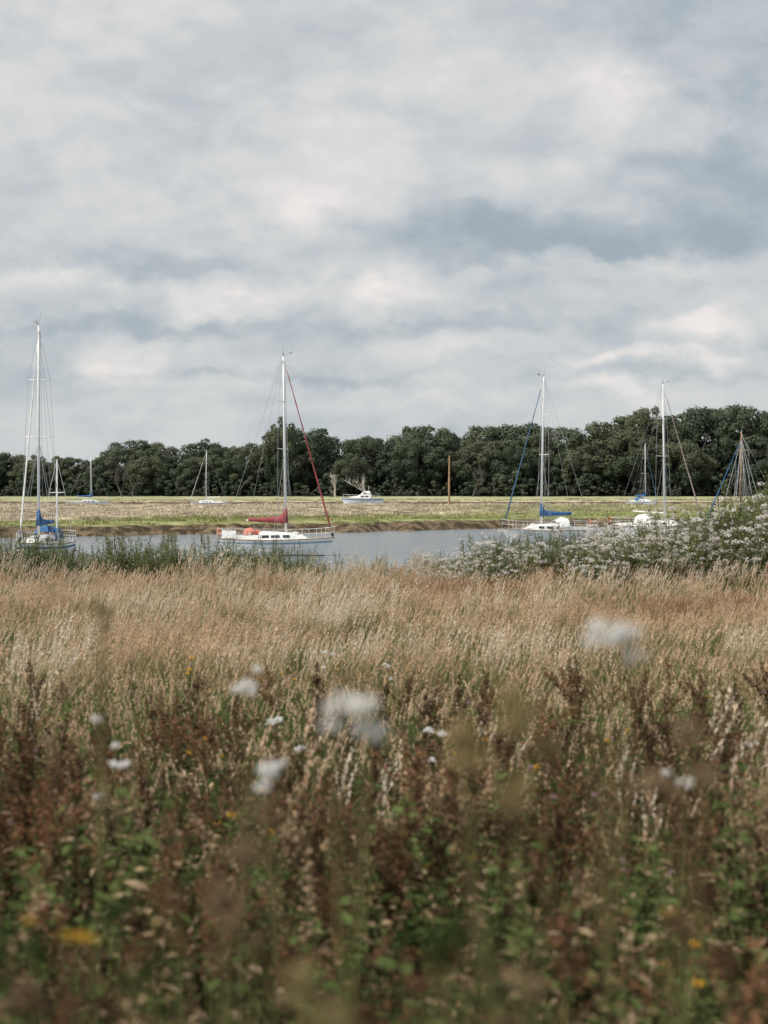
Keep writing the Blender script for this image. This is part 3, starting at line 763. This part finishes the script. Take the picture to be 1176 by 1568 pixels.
tall_plant('dried_dock_plant',.42,2.1,3.66,[(0,0,0,.03),(-.03,0,-.05,.03),(.03,0,-.09,.03)],[M_stem,M_dock,M_leaf],'head',18)
random.seed(808)
for i in range(18):
    y=U(1.5,2.8); x=U(-.25,.25)*y; zt=4.2-U(.24,.36)*y
    k=random.choice(([M_stem,M_dockr,M_leaf],[M_stem,M_dockt,M_leaf],[M_stem,M_leaf,M_leaf],[M_stem,M_dock,M_leaf],[M_stem,M_leaf,M_leaf]))
    cl=[(U(-.04,.04),U(-.03,.03),U(-.10,.0),U(.012,.026)) for _ in range(5)]
    st=random.getstate(); tall_plant('meadow_weed',x,y,zt,cl,k,'head',30+i); random.setstate(st); R()

# ------------------------------------------------------------ world sky
SUN_EL=math.radians(50); SUN_AZ=math.radians(-118)
w=bpy.data.worlds.new('World'); scene.world=w; w.use_nodes=True; nt=w.node_tree
for n in list(nt.nodes): nt.nodes.remove(n)
out=nt.nodes.new('ShaderNodeOutputWorld'); bg=nt.nodes.new('ShaderNodeBackground'); bg.inputs[1].default_value=.1
sky=nt.nodes.new('ShaderNodeTexSky'); sky.sky_type='NISHITA'; sky.sun_disc=False; sky.sun_elevation=SUN_EL; sky.sun_rotation=SUN_AZ
tc=nt.nodes.new('ShaderNodeTexCoord'); D=vmath(nt,'NORMALIZE',tc.outputs['Generated'])
sp=nt.nodes.new('ShaderNodeSeparateXYZ'); nt.links.new(D,sp.inputs[0])
zc=math_(nt,'ADD',math_(nt,'MAXIMUM',sp.outputs[2],0.0),.22)
inv=math_(nt,'DIVIDE',1.0,zc)
sc=nt.nodes.new('ShaderNodeVectorMath'); sc.operation='SCALE'; nt.links.new(D,sc.inputs[0]); nt.links.new(inv,sc.inputs[3])
fl=vmath(nt,'MULTIPLY',sc.outputs[0],(1,1,0))
def cs(v,a=.3,b=.7): return math_(nt,'SUBTRACT',smooth(nt,v,a,b),.5)
n1=noise_(nt,fl,1.4,4,.45).outputs[0]
n3=noise_(nt,vmath(nt,'MULTIPLY',D,(1,1,2.1)),13,6,.5,.15).outputs[0]
n5=noise_(nt,vmath(nt,'MULTIPLY',D,(1,1,1.7)),38,5,.52,.1).outputs[0]
warp=noise_(nt,vmath(nt,'MULTIPLY',D,(1,1,1.3)),16,6,.58)
wv=vmath(nt,'MULTIPLY',vmath(nt,'SUBTRACT',warp.outputs['Color'],(.5,.5,.5)),(.13,.0,.06))
DW=vmath(nt,'ADD',D,wv)
def dirv(px,py):
    v=Vector(((px-588)/2450,1,(742-py)/2450)).normalized(); return tuple(v)
def blob(px,py,rx,ry,amp):
    c=dirv(px,py); s=vmath(nt,'MULTIPLY',vmath(nt,'SUBTRACT',DW,c),(2450/rx,1,2450/ry))
    l=vmath(nt,'LENGTH',s); l2=math_(nt,'MULTIPLY',l,l)
    e=math_(nt,'EXPONENT',math_(nt,'MULTIPLY',math_(nt,'POWER',l2,1.35),-1.0))
    return math_(nt,'MULTIPLY',e,amp)
acc=math_(nt,'ADD',math_(nt,'MULTIPLY',cs(n1),.20),math_(nt,'MULTIPLY',cs(n3,.32,.68),.32))
acc=math_(nt,'ADD',acc,math_(nt,'MULTIPLY',cs(n5,.35,.65),.15))
acc=math_(nt,'ADD',acc,.48)
for bl in ((200,130,520,240,.20),(700,150,250,180,.14),(930,120,80,40,.26),(1000,180,120,60,.40),(1130,20,150,160,-.30),(840,368,330,38,-.46),(1140,290,150,90,-.26),
           (200,402,280,22,-.30),(560,448,90,30,.46),(520,322,90,30,.18),(320,460,75,34,.42),(410,462,50,22,.30),(560,310,120,50,.10),(1060,505,95,20,.46),(190,562,70,34,.44),(940,545,80,14,.44),(1080,545,60,12,.32),(700,540,60,18,.24),
           (740,500,160,16,-.26),(220,505,220,14,-.30),(700,600,400,12,.12),(975,607,50,18,.38),(1000,405,240,18,.30),(560,60,200,60,-.10),(400,578,300,10,-.20),(300,625,300,12,.15),(1080,572,150,8,-.20),(640,620,80,10,.18),(90,430,90,18,.22)):
    acc=math_(nt,'ADD',acc,blob(*bl))
acc=math_(nt,'MULTIPLY_ADD',acc,.88,.04)
cr=nt.nodes.new('ShaderNodeValToRGB'); nt.links.new(acc,cr.inputs[0]); E=cr.color_ramp.elements
cr.color_ramp.interpolation='LINEAR'
E[0].position=.0; E[0].color=(.35,.41,.465,1); E[1].position=1.0; E[1].color=(.86,.80,.785,1)
for p,c in ((.22,(.43,.48,.52,1)),(.45,(.55,.58,.60,1)),(.66,(.655,.66,.66,1)),(.82,(.735,.72,.71,1))):
    q=cr.color_ramp.elements.new(p); q.color=c
hz=math_(nt,'SUBTRACT',1.0,smooth(nt,sp.outputs[2],.0,.09))
col=mixc(nt,math_(nt,'MULTIPLY',hz,.4),cr.outputs[0],(.58,.62,.64))
s10=nt.nodes.new('ShaderNodeVectorMath'); s10.operation='SCALE'; nt.links.new(col,s10.inputs[0]); s10.inputs[3].default_value=10.3
fin=mixc(nt,.95,sky.outputs[0],s10.outputs[0])
nt.links.new(fin,bg.inputs[0]); nt.links.new(bg.outputs[0],out.inputs[0])

sl=bpy.data.lights.new('sun','SUN'); sl.energy=4.5; sl.angle=math.radians(2); sl.color=(1,.95,.87)
so=bpy.data.objects.new('sun',sl); scene.collection.objects.link(so)
sd=Vector((math.sin(SUN_AZ)*math.cos(SUN_EL),math.cos(SUN_AZ)*math.cos(SUN_EL),math.sin(SUN_EL)))
so.rotation_euler=sd.to_track_quat('Z','Y').to_euler(); so.location=sd*50

cam=bpy.data.cameras.new('camera'); co=bpy.data.objects.new('camera',cam); scene.collection.objects.link(co)
cam.sensor_fit='VERTICAL'; cam.sensor_height=36; cam.sensor_width=27; cam.lens=56.25; cam.clip_start=.05; cam.clip_end=9000
co.location=(0,0,4.2); co.rotation_euler=(math.radians(90-.98),0,0)
cam.dof.use_dof=True; cam.dof.focus_distance=60; cam.dof.aperture_fstop=2.3
scene.camera=co
